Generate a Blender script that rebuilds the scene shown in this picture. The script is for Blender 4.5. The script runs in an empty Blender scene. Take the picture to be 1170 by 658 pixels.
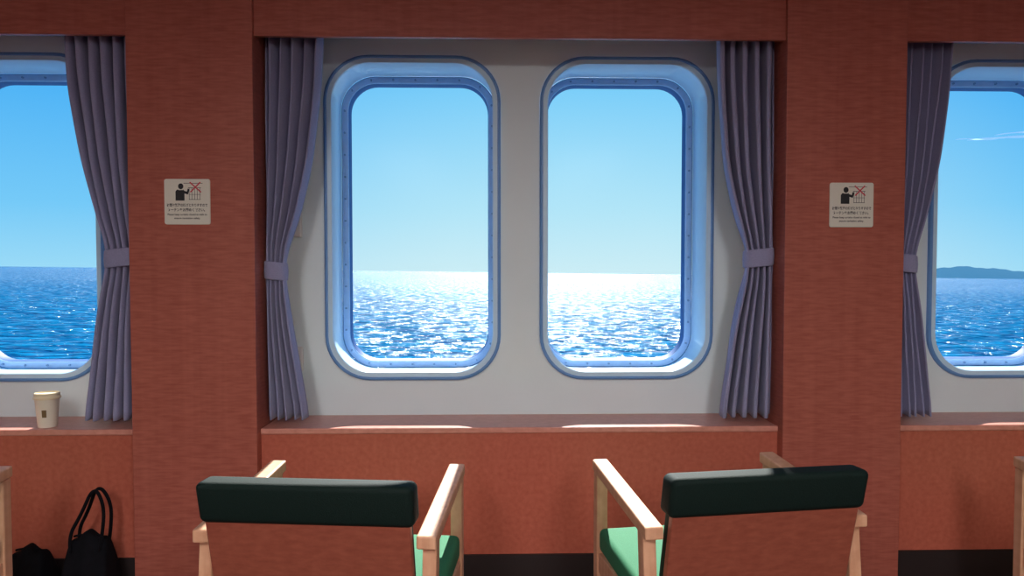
import bpy, bmesh, math, random
from mathutils import Vector, Matrix
random.seed(7)
scene = bpy.context.scene
scene.view_settings.view_transform = 'Standard'

def s2l(r, g, b):
    def f(c):
        c /= 255.0
        return c / 12.92 if c <= 0.04045 else ((c + 0.055) / 1.055) ** 2.4
    return (f(r), f(g), f(b), 1.0)

# ---------------------------------------------------------------- materials
def new_mat(name):
    m = bpy.data.materials.new(name)
    m.use_nodes = True
    nt = m.node_tree
    return m, nt, nt.nodes['Principled BSDF']

def plain(name, col, rough=0.5, metal=0.0, var=0.06, scale=30.0, bump=0.0, spec=0.5, sheen=0.0):
    m, nt, b = new_mat(name)
    tc = nt.nodes.new('ShaderNodeTexCoord')
    n = nt.nodes.new('ShaderNodeTexNoise')
    n.inputs['Scale'].default_value = scale
    n.inputs['Detail'].default_value = 4
    nt.links.new(tc.outputs['Object'], n.inputs['Vector'])
    r = nt.nodes.new('ShaderNodeValToRGB')
    r.color_ramp.elements[0].position = 0.3
    r.color_ramp.elements[1].position = 0.7
    r.color_ramp.elements[0].color = [c * (1 - var) for c in col[:3]] + [1]
    r.color_ramp.elements[1].color = [min(1, c * (1 + var)) for c in col[:3]] + [1]
    nt.links.new(n.outputs['Fac'], r.inputs['Fac'])
    nt.links.new(r.outputs['Color'], b.inputs['Base Color'])
    b.inputs['Roughness'].default_value = rough
    b.inputs['Metallic'].default_value = metal
    b.inputs['Specular IOR Level'].default_value = spec
    if sheen:
        b.inputs['Sheen Weight'].default_value = sheen
    if bump:
        bp = nt.nodes.new('ShaderNodeBump')
        bp.inputs['Strength'].default_value = bump
        bp.inputs['Distance'].default_value = 0.002
        nt.links.new(n.outputs['Fac'], bp.inputs['Height'])
        nt.links.new(bp.outputs['Normal'], b.inputs['Normal'])
    return m

def wood(name, c1, c2, rough=0.5, figure=(16, 16, 130), streak=(45, 45, 1.2), amt=0.75, spec=0.3):
    m, nt, b = new_mat(name)
    tc = nt.nodes.new('ShaderNodeTexCoord')
    def noise(sc, scale, detail):
        mp = nt.nodes.new('ShaderNodeMapping')
        mp.inputs['Scale'].default_value = sc
        nt.links.new(tc.outputs['Object'], mp.inputs['Vector'])
        n = nt.nodes.new('ShaderNodeTexNoise')
        n.inputs['Scale'].default_value = scale
        n.inputs['Detail'].default_value = detail
        nt.links.new(mp.outputs['Vector'], n.inputs['Vector'])
        return n
    a = noise(figure, 1.0, 3)
    s = noise(streak, 1.0, 4)
    mx = nt.nodes.new('ShaderNodeMix')
    mx.data_type = 'FLOAT'
    mx.inputs[0].default_value = amt
    nt.links.new(s.outputs['Fac'], mx.inputs[2])
    nt.links.new(a.outputs['Fac'], mx.inputs[3])
    r = nt.nodes.new('ShaderNodeValToRGB')
    r.color_ramp.elements[0].position = 0.30
    r.color_ramp.elements[1].position = 0.70
    r.color_ramp.elements[0].color = c1
    r.color_ramp.elements[1].color = c2
    nt.links.new(mx.outputs[0], r.inputs['Fac'])
    nt.links.new(r.outputs['Color'], b.inputs['Base Color'])
    b.inputs['Roughness'].default_value = rough
    b.inputs['Specular IOR Level'].default_value = spec
    return m

M_col = wood('reddish_figured_veneer', s2l(156, 81, 68), s2l(182, 104, 88), rough=0.42)
M_low = wood('reddish_panel_veneer', s2l(172, 87, 69), s2l(190, 104, 84), figure=(60, 60, 60), amt=0.8, rough=0.42)
M_ledge = wood('ledge_veneer', s2l(200, 132, 116), s2l(216, 150, 134), figure=(40, 40, 60), rough=0.3)
M_white = plain('white_painted_steel', s2l(226, 240, 244), 0.55, var=0.02, scale=3)
M_flange = plain('window_flange_blue', s2l(105, 155, 215), 0.4, var=0.03)
M_reveal = plain('window_reveal_sky_tint', s2l(200, 232, 255), 0.35, var=0.02)  # white paint tinted blue to stand in for skylight
M_ring = plain('window_ring_blue_grey', s2l(165, 205, 245), 0.4, metal=0.0, var=0.05)
M_bolt = plain('bolt_grey', s2l(115, 155, 200), 0.4, metal=0.2)
M_gasket = plain('gasket_blue', s2l(60, 105, 165), 0.6)
M_curtain = plain('curtain_blue_grey_fabric', s2l(148, 148, 182), 0.85, var=0.08, scale=260, bump=0.3, spec=0.2, sheen=0.2)
M_dark = plain('baseboard_black', s2l(30, 18, 18), 0.6)
M_floor = plain('carpet_dark_red', s2l(70, 28, 32), 0.95, var=0.25, scale=120, bump=0.5)
M_ceil = plain('ceiling_cream', s2l(215, 208, 204), 0.8, var=0.02)
M_room = plain('cabin_wall_beige', s2l(175, 150, 140), 0.8, var=0.04)
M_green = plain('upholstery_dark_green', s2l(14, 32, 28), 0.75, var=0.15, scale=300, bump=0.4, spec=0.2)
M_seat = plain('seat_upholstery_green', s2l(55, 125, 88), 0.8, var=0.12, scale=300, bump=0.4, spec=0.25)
M_cwood = wood('chair_beech', s2l(200, 146, 112), s2l(228, 180, 145), figure=(30, 4, 30), amt=0.4)
M_cback = wood('chair_back_veneer', s2l(136, 70, 54), s2l(158, 88, 68), figure=(30, 30, 80))
M_plate = plain('sign_plate_cream', s2l(225, 222, 208), 0.4, var=0.01)
M_black = plain('sign_print_black', s2l(25, 28, 30), 0.6)
M_red = plain('sign_print_red', s2l(205, 60, 80), 0.6)
M_bag = plain('bag_black_nylon', s2l(12, 12, 18), 0.85, var=0.3, scale=40, bump=0.4, spec=0.15)
M_cup = plain('paper_cup_white', s2l(236, 228, 210), 0.5, var=0.02)
M_lid = plain('cup_lid_cream', s2l(240, 225, 190), 0.35, var=0.01)
M_print = plain('cup_print_brown', s2l(120, 95, 60), 0.5)
M_plast = plain('white_plastic', s2l(225, 225, 225), 0.4, var=0.01)

m, nt, b = new_mat('window_glass')
nt.nodes.remove(b)
out = nt.nodes['Material Output']
tr = nt.nodes.new('ShaderNodeBsdfTransparent'); tr.inputs[0].default_value = (0.98, 0.995, 1, 1)
gl = nt.nodes.new('ShaderNodeBsdfGlossy'); gl.inputs['Roughness'].default_value = 0.15
mx = nt.nodes.new('ShaderNodeMixShader'); mx.inputs[0].default_value = 0.002
nt.links.new(tr.outputs[0], mx.inputs[1]); nt.links.new(gl.outputs[0], mx.inputs[2])
nt.links.new(mx.outputs[0], out.inputs['Surface'])
M_glass = m

# sea: wave facets resolved by bump nearby, by roughness in the distance
m, nt, b = new_mat('sea_water')
nt.nodes.remove(b)
out = nt.nodes['Material Output']
tc = nt.nodes.new('ShaderNodeTexCoord')
prev = None
first = None
for sc, dist in (((0.10, 0.17, 1), 2.6), ((0.42, 0.75, 1), 1.0), ((1.3, 2.2, 1), 0.30)):
    mp = nt.nodes.new('ShaderNodeMapping'); mp.inputs['Scale'].default_value = sc
    mp.inputs['Rotation'].default_value = (0, 0, 0.2)
    nt.links.new(tc.outputs['Object'], mp.inputs['Vector'])
    n = nt.nodes.new('ShaderNodeTexNoise'); n.inputs['Scale'].default_value = 1; n.inputs['Detail'].default_value = 2
    n.inputs['Distortion'].default_value = 0.5
    nt.links.new(mp.outputs['Vector'], n.inputs['Vector'])
    if sc[0] == 0.42: first = n
    bp = nt.nodes.new('ShaderNodeBump'); bp.inputs['Strength'].default_value = 1; bp.inputs['Distance'].default_value = dist
    nt.links.new(n.outputs['Fac'], bp.inputs['Height'])
    if prev: nt.links.new(prev.outputs['Normal'], bp.inputs['Normal'])
    prev = bp
r = nt.nodes.new('ShaderNodeValToRGB')
r.color_ramp.elements[0].position = 0.35; r.color_ramp.elements[1].position = 0.68
r.color_ramp.elements[0].color = s2l(0, 60, 104); r.color_ramp.elements[1].color = s2l(6, 112, 154)
nt.links.new(first.outputs['Fac'], r.inputs['Fac'])
df = nt.nodes.new('ShaderNodeBsdfDiffuse'); nt.links.new(r.outputs[0], df.inputs['Color'])
gl = nt.nodes.new('ShaderNodeBsdfGlossy'); gl.inputs['Color'].default_value = (.82, .95, 1, 1)
sp = nt.nodes.new('ShaderNodeSeparateXYZ'); nt.links.new(tc.outputs['Object'], sp.inputs[0])
rg = nt.nodes.new('ShaderNodeMapRange')
rg.inputs['From Min'].default_value = 50; rg.inputs['From Max'].default_value = 400
rg.inputs['To Min'].default_value = 0.20; rg.inputs['To Max'].default_value = 0.43
nt.links.new(sp.outputs['Y'], rg.inputs['Value']); nt.links.new(rg.outputs[0], gl.inputs['Roughness'])
nt.links.new(prev.outputs['Normal'], df.inputs['Normal']); nt.links.new(prev.outputs['Normal'], gl.inputs['Normal'])
mpn = nt.nodes.new('ShaderNodeMapping'); mpn.inputs['Scale'].default_value = (0.6, 0.5, 1)
nt.links.new(tc.outputs['Object'], mpn.inputs['Vector'])
n2 = nt.nodes.new('ShaderNodeTexNoise'); n2.inputs['Scale'].default_value = 1; n2.inputs['Detail'].default_value = 3
nt.links.new(mpn.outputs[0], n2.inputs['Vector'])
fr = nt.nodes.new('ShaderNodeMapRange'); fr.inputs['From Min'].default_value = .46; fr.inputs['From Max'].default_value = .66
fr.inputs['To Min'].default_value = .02; fr.inputs['To Max'].default_value = .28
nt.links.new(n2.outputs['Fac'], fr.inputs['Value'])
mx = nt.nodes.new('ShaderNodeMixShader'); nt.links.new(fr.outputs[0], mx.inputs[0])
nt.links.new(df.outputs[0], mx.inputs[1]); nt.links.new(gl.outputs[0], mx.inputs[2])
nt.links.new(mx.outputs[0], out.inputs['Surface'])
M_sea = m

def emis(name, col, st, base=None):
    m, nt, b = new_mat(name)
    b.inputs['Base Color'].default_value = base or col
    b.inputs['Emission Color'].default_value = col
    b.inputs['Emission Strength'].default_value = st
    b.inputs['Specular IOR Level'].default_value = 0.0
    return m
M_hill = emis('distant_hill_haze_glow', s2l(80, 150, 200), 0.85, base=(0.01, 0.015, 0.02, 1))  # distance haze put in as emission over a near-black base

# ---------------------------------------------------------------- helpers
def link(o, parent=None):
    scene.collection.objects.link(o)
    if parent: o.parent = parent
    return o

def empty(name, loc=(0, 0, 0), rz=0.0):
    e = bpy.data.objects.new(name, None)
    e.location = loc
    e.rotation_euler = (0, 0, rz)
    e.empty_display_size = 0.1
    return link(e)

def mesh_obj(name, verts, faces, mats, parent=None, smooth=False, fm=None):
    me = bpy.data.meshes.new(name)
    me.from_pydata([tuple(v) for v in verts], [], faces)
    for mt in (mats if isinstance(mats, (list, tuple)) else [mats]):
        me.materials.append(mt)
    if fm:
        for p, k in zip(me.polygons, fm): p.material_index = k
    if smooth:
        for p in me.polygons: p.use_smooth = True
    me.update()
    return link(bpy.data.objects.new(name, me), parent)

def box(name, lo, hi, mat, parent=None, bevel=0.0, seg=2, shear=None, smooth=False):
    bm = bmesh.new()
    bmesh.ops.create_cube(bm, size=1)
    for v in bm.verts:
        v.co = Vector([(lo[i] + hi[i]) / 2 + v.co[i] * (hi[i] - lo[i]) for i in range(3)])
    if bevel:
        bmesh.ops.bevel(bm, geom=bm.edges[:], offset=bevel, segments=seg, profile=0.5, affect='EDGES')
    if shear:
        for v in bm.verts: v.co = Vector(shear(v.co))
    me = bpy.data.meshes.new(name)
    bm.to_mesh(me); bm.free()
    me.materials.append(mat)
    if smooth:
        for p in me.polygons: p.use_smooth = True
    return link(bpy.data.objects.new(name, me), parent)

def rr(cx, cz, hw, hh, r, n=10):
    pts = []
    for (sx, sz, a0) in ((1, 1, 0), (-1, 1, 90), (-1, -1, 180), (1, -1, 270)):
        for i in range(n + 1):
            a = math.radians(a0 + 90 * i / n)
            pts.append((cx + sx * (hw - r) + r * math.cos(a), cz + sz * (hh - r) + r * math.sin(a)))
    return pts

def loft(name, loops, mats, fm_seg, parent=None, smooth=True):
    n = len(loops[0]); vs = []; fs = []; fm = []
    for L in loops: vs += L
    for k in range(len(loops) - 1):
        for i in range(n):
            j = (i + 1) % n
            fs.append((k * n + i, k * n + j, (k + 1) * n + j, (k + 1) * n + i))
            fm.append(fm_seg[k])
    o = mesh_obj(name, vs, fs, mats, parent, smooth, fm)
    if smooth:
        md = o.modifiers.new('es', 'EDGE_SPLIT'); md.split_angle = math.radians(35)
    return o

def tube(name, pts, rad, mat, parent=None, cyclic=False):
    cu = bpy.data.curves.new(name, 'CURVE'); cu.dimensions = '3D'
    sp = cu.splines.new('NURBS'); sp.points.add(len(pts) - 1)
    for p, q in zip(sp.points, pts): p.co = (*q, 1)
    sp.use_endpoint_u = True; sp.order_u = 3; sp.use_cyclic_u = cyclic
    cu.bevel_depth = rad; cu.bevel_resolution = 3
    cu.materials.append(mat)
    return link(bpy.data.objects.new(name, cu), parent)

# ---------------------------------------------------------------- room shell
X0, X1, YB, ZC = -4.2, 4.4, -4.5, 2.42
box('floor', (X0, YB, -0.05), (X1, 3.3, 0), M_floor)
box('ceiling', (X0, YB, ZC), (X1, 3.3, ZC + 0.05), M_ceil)
box('wall_left', (X0 - 0.05, YB, 0), (X0, 3.3, ZC), M_room)
box('wall_right', (X1, YB, 0), (X1 + 0.05, 3.3, ZC), M_room)
box('wall_back', (X0, YB - 0.05, 0), (X1, YB, ZC), M_room)

WZ = 1.464
wins = [-2.762, -1.90, -0.323, 0.541, 2.137, 3.0]
HW, HH = 0.353, 0.650

cu = bpy.data.curves.new('wall_front', 'CURVE'); cu.dimensions = '2D'; cu.fill_mode = 'BOTH'
def poly(pts):
    s = cu.splines.new('POLY'); s.points.add(len(pts) - 1); s.use_cyclic_u = True
    for p, q in zip(s.points, pts): p.co = (q[0], q[1], 0, 1)
poly([(X0, 0), (X1, 0), (X1, ZC), (X0, ZC)])
for w in wins: poly(rr(w, WZ, HW - 0.012, HH - 0.012, 0.17))
cu.extrude = 0.008
cu.materials.append(M_white)
tmp = bpy.data.objects.new('tmpwall', cu); link(tmp)
dg = bpy.context.evaluated_depsgraph_get()
me = bpy.data.meshes.new_from_object(tmp.evaluated_get(dg))
bpy.data.objects.remove(tmp)
me.transform(Matrix.Translation((0, 3.009, 0)) @ Matrix.Rotation(math.pi / 2, 4, 'X'))
wf = bpy.data.objects.new('wall_front', me); link(wf)

for k, w in enumerate(wins):
    e = empty('window_%d' % (k + 1), (w, 3.0, WZ))
    def L(hw, hh, r, y): return [(x, y, z) for x, z in rr(0, 0, hw, hh, r)]
    loft('reveal', [L(HW, HH, .18, 0.0), L(HW, HH, .18, -.014), L(HW - .006, HH - .006, .174, -.019),
                    L(HW - .011, HH - .011, .17, -.019), L(HW - .013, HH - .013, .168, -.015), L(HW - .03, HH - .03, .155, -.015),
                    L(HW - .033, HH - .033, .152, -.010), L(.336, .634, .15, .25)],
         [M_flange, M_reveal], [0, 0, 0, 0, 1, 1, 1], e)
    loft('frame', [L(.336, .634, .15, .262), L(.334, .632, .15, .246), L(.331, .629, .147, .244), L(.306, .604, .124, .244),
                   L(.303, .601, .12, .248), L(.300, .598, .12, .30), L(.34, .64, .15, .31)],
         [M_ring, M_gasket], [1, 1, 0, 0, 1, 1], e)
    bm = bmesh.new()
    path = rr(0, 0, .319, .617, .136, 12)
    nxt = 0.03
    P = [Vector(p) for p in path] + [Vector(path[0])]
    acc = 0.0
    for i in range(len(P) - 1):
        d = (P[i + 1] - P[i]).length
        while nxt <= acc + d:
            q = P[i].lerp(P[i + 1], (nxt - acc) / d if d else 0)
            mt = Matrix.Translation((q.x, .241, q.y)) @ Matrix.Rotation(math.pi / 2, 4, 'X')
            bmesh.ops.create_cone(bm, cap_ends=True, segments=10, radius1=.005, radius2=.004, depth=.008, matrix=mt)
            nxt += 0.095
        acc += d
    mb = bpy.data.meshes.new('bolts'); bm.to_mesh(mb); bm.free(); mb.materials.append(M_bolt)
    link(bpy.data.objects.new('bolts', mb), e)
    g = rr(0, 0, .301, .599, .12)
    mesh_obj('glass', [(x, .285, z) for x, z in g], [tuple(range(len(g)))], M_glass, e)

cols = [(-1.311, -0.862), (1.073, 1.518)]
for k, (a, b_) in enumerate(cols):
    box('wood_column', (a, 2.70, 0.0), (b_, 3.0, ZC), M_col, bevel=0.003)
LY, LZ = 2.75, 0.671
spans = [(X0, cols[0][0]), (cols[0][1], cols[1][0]), (cols[1][1], X1)]
names = ['left', 'center', 'right']
for (a, b_), nme in zip(spans, names):
    box('wall_%s_lower_panel' % nme, (a, LY, 0.0), (b_, 2.99, LZ - 0.022), M_low)
    box('trim_ledge_%s' % nme, (a, LY - 0.008, LZ - 0.022), (b_, 3.0, LZ), M_ledge, bevel=0.004)
    box('trim_valance_%s' % nme, (a, 2.715, 2.100), (b_, 2.735, ZC), M_col, bevel=0.002)
    box('baseboard_%s' % nme, (a, LY - 0.012, 0), (b_, LY, 0.19), M_dark)
    box('trim_curtain_rail_%s' % nme, (a, 2.80, 2.20), (b_, 2.84, 2.225), M_plast)

# ---------------------------------------------------------------- curtains
def lerp(a, b, t): return a + (b - a) * t
def curtain(fixed, edge_pts, tie_z, ztop=2.2, zbot=0.70, pleats=7, yc=2.825, amp=0.044, seed=0):
    e = empty('curtain', (0, 0, 0))
    rnd = random.Random(seed)
    nu, nz = 150, 70
    ph = [rnd.uniform(-.5, .5) for _ in range(pleats + 2)]
    def edge(z):
        if z >= edge_pts[0][0]: return edge_pts[0][1]
        for (za, xa), (zb, xb) in zip(edge_pts, edge_pts[1:]):
            if za >= z >= zb:
                t = (za - z) / (za - zb)
                return lerp(xa, xb, t)
        return edge_pts[-1][1]
    def edge_s(z):
        return sum(edge(z + d) for d in (-.06, -.03, 0, .03, .06)) / 5
    vs = []; fs = []
    for j in range(nz + 1):
        z = lerp(ztop, zbot, j / nz)
        ex = edge_s(z)
        near = math.exp(-((z - tie_z) / 0.10) ** 2)
        for i in range(nu + 1):
            u = i / nu
            uu = u + 0.012 * math.sin(5 * z + seed) * math.sin(math.pi * u)
            x = lerp(fixed, ex, uu)
            k = uu * pleats
            p = ph[int(min(k, pleats))]
            a = amp * (1 - .6 * near) * (1 + .35 * p)
            s = math.sin(2 * math.pi * k)
            y = yc + a * (s * (1.25 - .25 * s * s)) - 0.012 * near
            x += 0.30 * abs(ex - fixed) / pleats * math.sin(4 * math.pi * k + .6) * .4
            x = max(x, fixed) if ex > fixed else min(x, fixed)
            y += 0.004 * math.sin(9 * z + 17 * u + seed)
            zz = z + (0.006 * math.sin(2 * math.pi * k) if j == nz else 0)
            vs.append((x, y, zz))
    for j in range(nz):
        for i in range(nu):
            a = j * (nu + 1) + i
            fs.append((a, a + 1, a + nu + 2, a + nu + 1))
    o = mesh_obj('fabric', vs, fs, M_curtain, e, True)
    md = o.modifiers.new('s', 'SOLIDIFY'); md.thickness = 0.003
    ex = edge_s(tie_z)
    sgn = 1 if ex > fixed else -1
    hw = abs(ex - fixed) / 2 + 0.004; cx = (ex + fixed) / 2 + sgn * 0.002
    rings = []
    for dz, gr in ((-.034, -.002), (-.03, .002), (0, .004), (.03, .002), (.034, -.002)):
        L = []
        for i in range(36):
            a = 2 * math.pi * i / 36
            xx = cx + (hw + gr) * math.copysign(abs(math.cos(a)) ** .7, math.cos(a))
            if sgn > 0: xx = max(xx, fixed + .0005)
            else: xx = min(xx, fixed - .0005)
            L.append((xx, yc - .012 + (.036 + gr) * math.sin(a), tie_z + dz - sgn * 0.10 * (xx - cx)))
        rings.append(L)
    loft('tieback', rings, [M_curtain], [0] * 4, e)
    return e

curtain(-0.858, [(2.2, -.637), (1.95, -.648), (1.65, -.688), (1.45, -.735), (1.31, -.785), (1.22, -.785), (1.05, -.765), (.70, -.705)], 1.255, seed=1, pleats=5)
curtain(1.070, [(2.2, .845), (1.95, .850), (1.65, .878), (1.45, .925), (1.35, .965), (1.27, .97), (1.05, .920), (.70, .868)], 1.305, seed=2, pleats=5)
curtain(-1.314, [(2.2, -1.583), (1.95, -1.572), (1.65, -1.525), (1.45, -1.475), (1.35, -1.445), (1.27, -1.445), (1.05, -1.485), (.70, -1.535)], 1.305, seed=3, pleats=6)
curtain(1.521, [(2.2, 1.757), (1.95, 1.740), (1.65, 1.700), (1.45, 1.655), (1.33, 1.62), (1.24, 1.62), (1.05, 1.645), (.70, 1.695)], 1.285, seed=4, pleats=6)

for z in (1.44, 0.90):
    box('wall_hook', (-0.80, 2.975, z - .05), (-0.765, 3.0, z + .05), M_plast, bevel=0.006)

# ---------------------------------------------------------------- signs
def sign(cx, cz):
    e = empty('curtain_notice_sign', (cx, 2.70, cz))
    h = 0.0815
    p = rr(0, 0, h, h, .008, 5)
    def L(s, y): return [(x * s, y, z * s) for x, z in p]
    n = len(p)
    loops = [L(1, 0), L(1, -.003), L(.985, -.004)]
    vs = sum(loops, []); fs = []
    for k in range(2):
        for i in range(n):
            j = (i + 1) % n
            fs.append((k * n + i, k * n + j, (k + 1) * n + j, (k + 1) * n + i))
    fs.append(tuple(range(2 * n, 3 * n)))
    mesh_obj('plate', vs, fs, M_plate, e)
    Y = -.0046
    def flat(name, pts, mat, y=Y):
        mesh_obj(name, [(x, y, z) for x, z in pts], [tuple(range(len(pts)))], mat, e)
    def line(name, a, b, w, mat, y=Y):
        a = Vector(a); b = Vector(b); d = (b - a).normalized(); q = Vector((-d.y, d.x)) * w / 2
        flat(name, [a + q, b + q, b - q, a - q], mat, y)
    c = (-.022, .055)
    flat('person_head', [(c[0] + .0095 * math.cos(t * math.pi / 10), c[1] + .0105 * math.sin(t * math.pi / 10)) for t in range(20)], M_black)
    flat('person_body', [(-.041, .004), (-.041, .036), (-.036, .043), (-.012, .043), (-.009, .036), (-.009, .004)], M_black)
    line('person_arm', (-.014, .036), (.004, .030), .009, M_black)
    line('person_forearm', (.001, .028), (.006, .046), .007, M_black)
    line('person_collar', (-.030, .043), (-.014, .043), .003, M_plate, Y - .0003)
    for i in range(5):
        x = .008 + i * .0095
        line('curtain_line_%d' % i, (x, .008), (x, .050), .0014, M_black)
    line('curtain_top', (-.012, .066), (.056, .066), .0016, M_black)
    line('curtain_rod', (.004, .050), (.050, .050), .0016, M_black)
    line('curtain_hem', (.006, .008), (.048, .008), .0016, M_black)
    line('curtain_mid', (.006, .026), (.048, .026), .0012, M_black)
    line('cross_a', (.010, .070), (.050, .034), .0045, M_red, Y - .0004)
    line('cross_b', (.048, .070), (.012, .034), .0045, M_red, Y - .0004)
    def text(name, s, z, w, size, off=0.0):
        cu = bpy.data.curves.new(name, 'FONT'); cu.body = s; cu.size = size
        cu.align_x = 'CENTER'; cu.align_y = 'CENTER'; cu.offset = off
        cu.materials.append(M_black)
        o = bpy.data.objects.new(name, cu); link(o, e)
        o.rotation_euler = (math.pi / 2, 0, 0); o.location = (0, Y, z)
        bpy.context.view_layer.update()
        if o.dimensions.x > 0:
            f = w / o.dimensions.x; o.scale = (f, 1.0 if f > .6 else f, 1)
    text('text_ja_1', '夜間は航海の妨げとなりますので', -.013, .145, .0125, .0003)
    text('text_ja_2', 'カーテンをお閉めください。', -.030, .132, .0125, .0003)
    text('text_en_1', 'Please keep curtains closed at night to', -.046, .140, .0095, .0002)
    text('text_en_2', 'ensure navigation safety.', -.059, .092, .0095, .0002)
sign(-1.099, 1.503)
sign(1.317, 1.497)

# ---------------------------------------------------------------- chairs
def chair(x, y, rz):
    e = empty('lounge_armchair', (x, y, 0), rz)
    for s, n in ((-1, 'left'), (1, 'right')):
        a, b_ = sorted((s * .262, s * .312))
        box('arm_' + n, (a, -.25, 0), (b_, .25, .034), M_cwood, e, .005,
            shear=lambda v: (v.x, v.y, v.z + .566 + (v.y + .25) / .5 * .052))
        a, b_ = sorted((s * .272, s * .308))
        box('front_leg_' + n, (a, .208, 0), (b_, .246, .615), M_cwood, e, .004)
        box('rear_leg_' + n, (a, -.22, 0), (b_, -.175, .575), M_cwood, e, .004,
            shear=lambda v: (v.x, v.y - .06 * max(0, (.35 - v.z)) / .35, v.z))
        a, b_ = sorted((s * .278, s * .302))
        box('side_rail_' + n, (a, -.18, .30), (b_, .21, .362), M_cwood, e, .003)
    box('front_rail', (-.275, .212, .31), (.275, .238, .37), M_cwood, e, .003)
    box('rear_rail', (-.275, -.215, .31), (.275, -.19, .37), M_cwood, e, .003)
    box('seat', (-.303, -.172, .360), (.303, .206, .435), M_seat, e, .018, 4, smooth=True,
        shear=lambda v: (v.x, v.y, v.z + (v.y) * .05))
    tilt = lambda v: (v.x, v.y - (v.z - .36) * .24, v.z)
    box('back_panel', (-.256, -.225, .30), (.256, -.200, .685), M_cback, e, .004, shear=tilt)
    box('back_headrest', (-.268, -.235, .634), (.268, -.155, .742), M_green, e, .018, 5, shear=tilt, smooth=True)
    box('back_cushion', (-.250, -.200, .43), (.250, -.150, .70), M_green, e, .018, 4, shear=tilt, smooth=True)
chair(-.425, 2.08, math.radians(-6))
chair(.660, 2.14, math.radians(8))
chair(-1.80, 2.06, 0)
chair(2.005, 2.10, 0)

# ---------------------------------------------------------------- cup
def lathe(name, prof, mats, fm, parent, n=40):
    loops = [[(r * math.cos(2 * math.pi * i / n), r * math.sin(2 * math.pi * i / n), z) for i in range(n)] for r, z in prof]
    return loft(name, loops, mats, fm, parent)
e = empty('paper_coffee_cup', (-1.672, 2.80, LZ))
lathe('cup_body', [(.001, .004), (.029, .004), (.030, 0), (.032, .001), (.041, .105), (.0425, .108), (.041, .110)], [M_cup], [0] * 6, e)
lathe('cup_lid', [(.0435, .106), (.046, .108), (.046, .114), (.043, .117), (.0425, .127), (.040, .129), (.038, .124), (.001, .123)], [M_lid], [0] * 7, e)
vs = []
for z in (.040, .068):
    r = .032 + .009 * z / .105 + .0004
    for i in range(7):
        a = math.radians(-90 - 12 + 24 * i / 6 + 14); vs.append((r * math.cos(a), r * math.sin(a), z))
mesh_obj('print', vs, [(i, i + 1, i + 8, i + 7) for i in range(6)], M_print, e)

# ---------------------------------------------------------------- bags
def bag(name, x, y, w, d, h, handles=True):
    e = empty(name, (x, y, 0))
    bm = bmesh.new(); bmesh.ops.create_cube(bm, size=1)
    bmesh.ops.subdivide_edges(bm, edges=bm.edges[:], cuts=7, use_grid_fill=True)
    for v in bm.verts:
        X, Y, Z = v.co * 2
        t = (Z + 1) / 2
        bulge = 1 - .12 * abs(X) ** 3
        taper = 1 - .30 * t ** 1.5
        v.co = Vector((X * w / 2 * taper * (1 - .06 * abs(Y)), Y * d / 2 * bulge * (1 - .75 * t ** 3) * (1 + .06 * math.sin(7 * X + 5 * Z)),
                       t * h * (1 - .10 * X * X * t) + .012 * t * math.sin(6 * X + 2)))
    me = bpy.data.meshes.new('body'); bm.to_mesh(me); bm.free(); me.materials.append(M_bag)
    for p in me.polygons: p.use_smooth = True
    o = link(bpy.data.objects.new('body', me), e)
    s = o.modifiers.new('s', 'SUBSURF'); s.levels = s.render_levels = 1
    box('front_pocket', (-w * .34, -d * .5 - .022, .04), (w * .34, -d * .5 + .02, h * .5), M_bag, e, .012, 3, smooth=True)
    if handles:
        for yy in (-.03, .03):
            tube('handle_%s' % ('front' if yy < 0 else 'back'),
                 [(-w * .28, yy, h * .80), (-w * .32, yy, h * .98), (-w * .1, yy * .8, h * 1.2), (w * .12, yy * .4, h * 1.52), (w * .34, yy * .8, h * 1.3), (w * .3, yy, h * .98), (w * .24, yy, h * .80)], .006, M_bag, e)
    tube('zip', [(-w * .3, 0, h * .95), (0, 0, h * 1.0), (w * .3, 0, h * .93)], .004, M_bag, e)
bag('tote_bag', -1.43, 2.63, .19, .14, .33)
bag('backpack', -1.64, 2.63, .17, .16, .28, False)

# ---------------------------------------------------------------- unseen fill panels, added to brighten the cabin
M_em = emis('fill_panel_glow', (1.0, 0.96, 0.95, 1), 28.0)
for x in (-0.9, 1.0):
    for y in (-3.0, -1.1):
        e = empty('added_fill_panel', (x, y, ZC))
        box('fill_housing', (-.32, -.65, -.03), (.32, .65, 0), M_plast, e, .004)
        box('fill_emitter', (-.29, -.62, -.036), (.29, .62, -.028), M_em, e)

# ---------------------------------------------------------------- outside
roll = math.radians(0.69)
S = 30000
SEAZ = -5
sea = mesh_obj('sea', [(-S, 6, 0), (S, 6, 0), (S, S, 0), (-S, S, 0)], [(0, 1, 2, 3)], M_sea)
sea.location = (0, 0, SEAZ); sea.rotation_euler = (0, roll, 0)
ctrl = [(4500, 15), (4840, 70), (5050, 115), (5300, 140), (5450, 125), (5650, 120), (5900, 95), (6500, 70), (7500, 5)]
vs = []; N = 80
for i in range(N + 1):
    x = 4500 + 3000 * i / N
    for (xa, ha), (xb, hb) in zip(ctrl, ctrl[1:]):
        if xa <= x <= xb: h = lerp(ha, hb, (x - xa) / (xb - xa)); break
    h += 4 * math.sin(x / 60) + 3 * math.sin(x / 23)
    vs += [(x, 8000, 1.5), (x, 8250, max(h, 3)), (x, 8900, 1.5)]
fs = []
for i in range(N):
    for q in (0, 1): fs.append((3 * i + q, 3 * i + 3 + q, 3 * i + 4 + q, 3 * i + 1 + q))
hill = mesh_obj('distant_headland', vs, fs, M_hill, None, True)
hill.location = (0, 0, SEAZ); hill.rotation_euler = (0, roll, 0)

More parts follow.
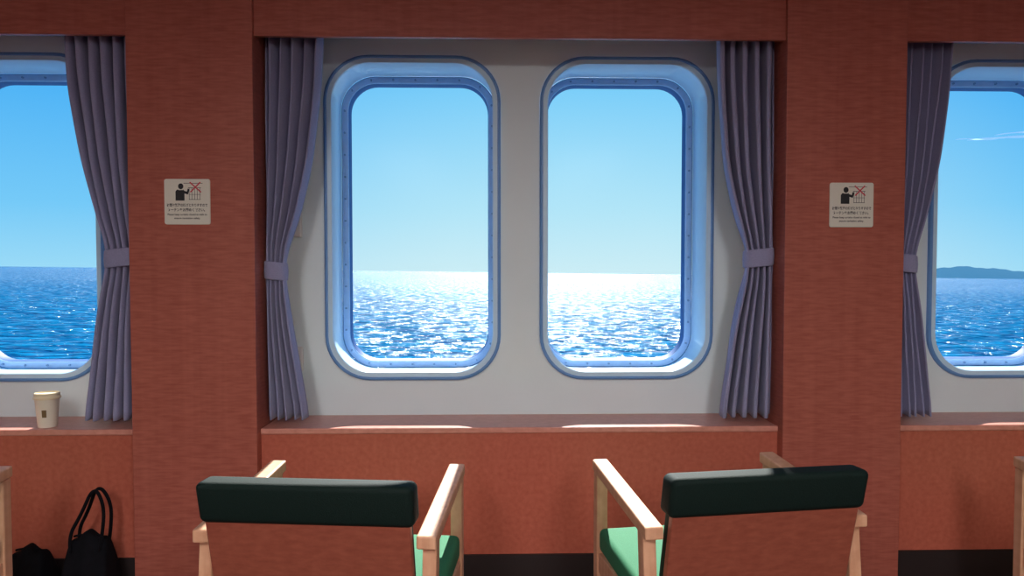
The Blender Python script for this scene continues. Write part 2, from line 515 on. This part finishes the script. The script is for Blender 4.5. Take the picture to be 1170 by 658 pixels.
mc = emis('cloud_white_glow', (0.75, 0.9, 1, 1), 0.3)  # part of the cloud's brightness is put in as emission
vs = []; fs = []; N = 40
for (xs, xe, zs, ze, wd) in ((3230, 4100, 900, 965, 7), (3420, 3950, 935, 992, 5), (3150, 3500, 905, 912, 4)):
    o0 = len(vs)
    for i in range(N + 1):
        t = i / N
        x = lerp(xs, xe, t); w = wd * math.sin(math.pi * t) ** .5 * (1 + .3 * math.sin(19 * t)) + .2
        zc_ = lerp(zs, ze, t) + 4 * math.sin(8 * t)
        vs += [(x, 5000, zc_ - w), (x, 5000, zc_ + w)]
    fs += [(o0 + 2 * i, o0 + 2 * i + 2, o0 + 2 * i + 3, o0 + 2 * i + 1) for i in range(N)]
mesh_obj('cloud_streak', vs, fs, mc)

# world sky
w = bpy.data.worlds.new('sky'); scene.world = w; w.use_nodes = True
nt = w.node_tree; bg = nt.nodes['Background']
tc = nt.nodes.new('ShaderNodeTexCoord'); sx = nt.nodes.new('ShaderNodeSeparateXYZ')
nt.links.new(tc.outputs['Generated'], sx.inputs[0])
def ramp(stops):
    r = nt.nodes.new('ShaderNodeValToRGB')
    el = r.color_ramp.elements
    el[0].position, el[0].color = stops[0]; el[1].position, el[1].color = stops[-1]
    for p, c in stops[1:-1]:
        q = el.new(p); q.color = c
    nt.links.new(sx.outputs['Z'], r.inputs['Fac']); return r
r1 = ramp([(0, s2l(205, 238, 246)), (.08, s2l(180, 230, 248)), (.27, s2l(116, 206, 250)), (.6, s2l(60, 150, 235)), (1, s2l(30, 100, 200))])
r2 = ramp([(0, s2l(158, 220, 247)), (.08, s2l(118, 202, 248)), (.27, s2l(50, 168, 245)), (.6, s2l(40, 130, 225)), (1, s2l(30, 100, 200))])
az = math.radians(5)
dp = nt.nodes.new('ShaderNodeVectorMath'); dp.operation = 'DOT_PRODUCT'
dp.inputs[1].default_value = (math.sin(az), math.cos(az), 0)
nt.links.new(tc.outputs['Generated'], dp.inputs[0])
mr = nt.nodes.new('ShaderNodeMapRange'); mr.inputs['From Min'].default_value = .84; mr.inputs['From Max'].default_value = .99
nt.links.new(dp.outputs['Value'], mr.inputs['Value'])
mixc = nt.nodes.new('ShaderNodeMix'); mixc.data_type = 'RGBA'
nt.links.new(mr.outputs[0], mixc.inputs[0]); nt.links.new(r2.outputs[0], mixc.inputs[6]); nt.links.new(r1.outputs[0], mixc.inputs[7])
nt.links.new(mixc.outputs[2], bg.inputs['Color']); bg.inputs['Strength'].default_value = 1.0

# sun
el = math.radians(40.5)
sv = Vector((math.sin(az) * math.cos(el), math.cos(az) * math.cos(el), math.sin(el)))
sd = bpy.data.lights.new('sun', 'SUN'); sd.energy = 12; sd.angle = math.radians(.6); sd.color = (1, .97, .92)
so = bpy.data.objects.new('sun', sd); link(so); so.rotation_euler = sv.to_track_quat('Z', 'Y').to_euler()
so.location = (1, 10, 8)

# camera
cd = bpy.data.cameras.new('camera'); cam = bpy.data.objects.new('camera', cd); link(cam)
cd.sensor_width = 36; cd.lens = 26.0; cd.clip_start = .05; cd.clip_end = 100000
cd.shift_y = 0.0098
cam.location = (0, 0, 1.25)
cam.rotation_euler = (math.radians(90 - 2.0), 0, math.radians(-1.45))
scene.camera = cam
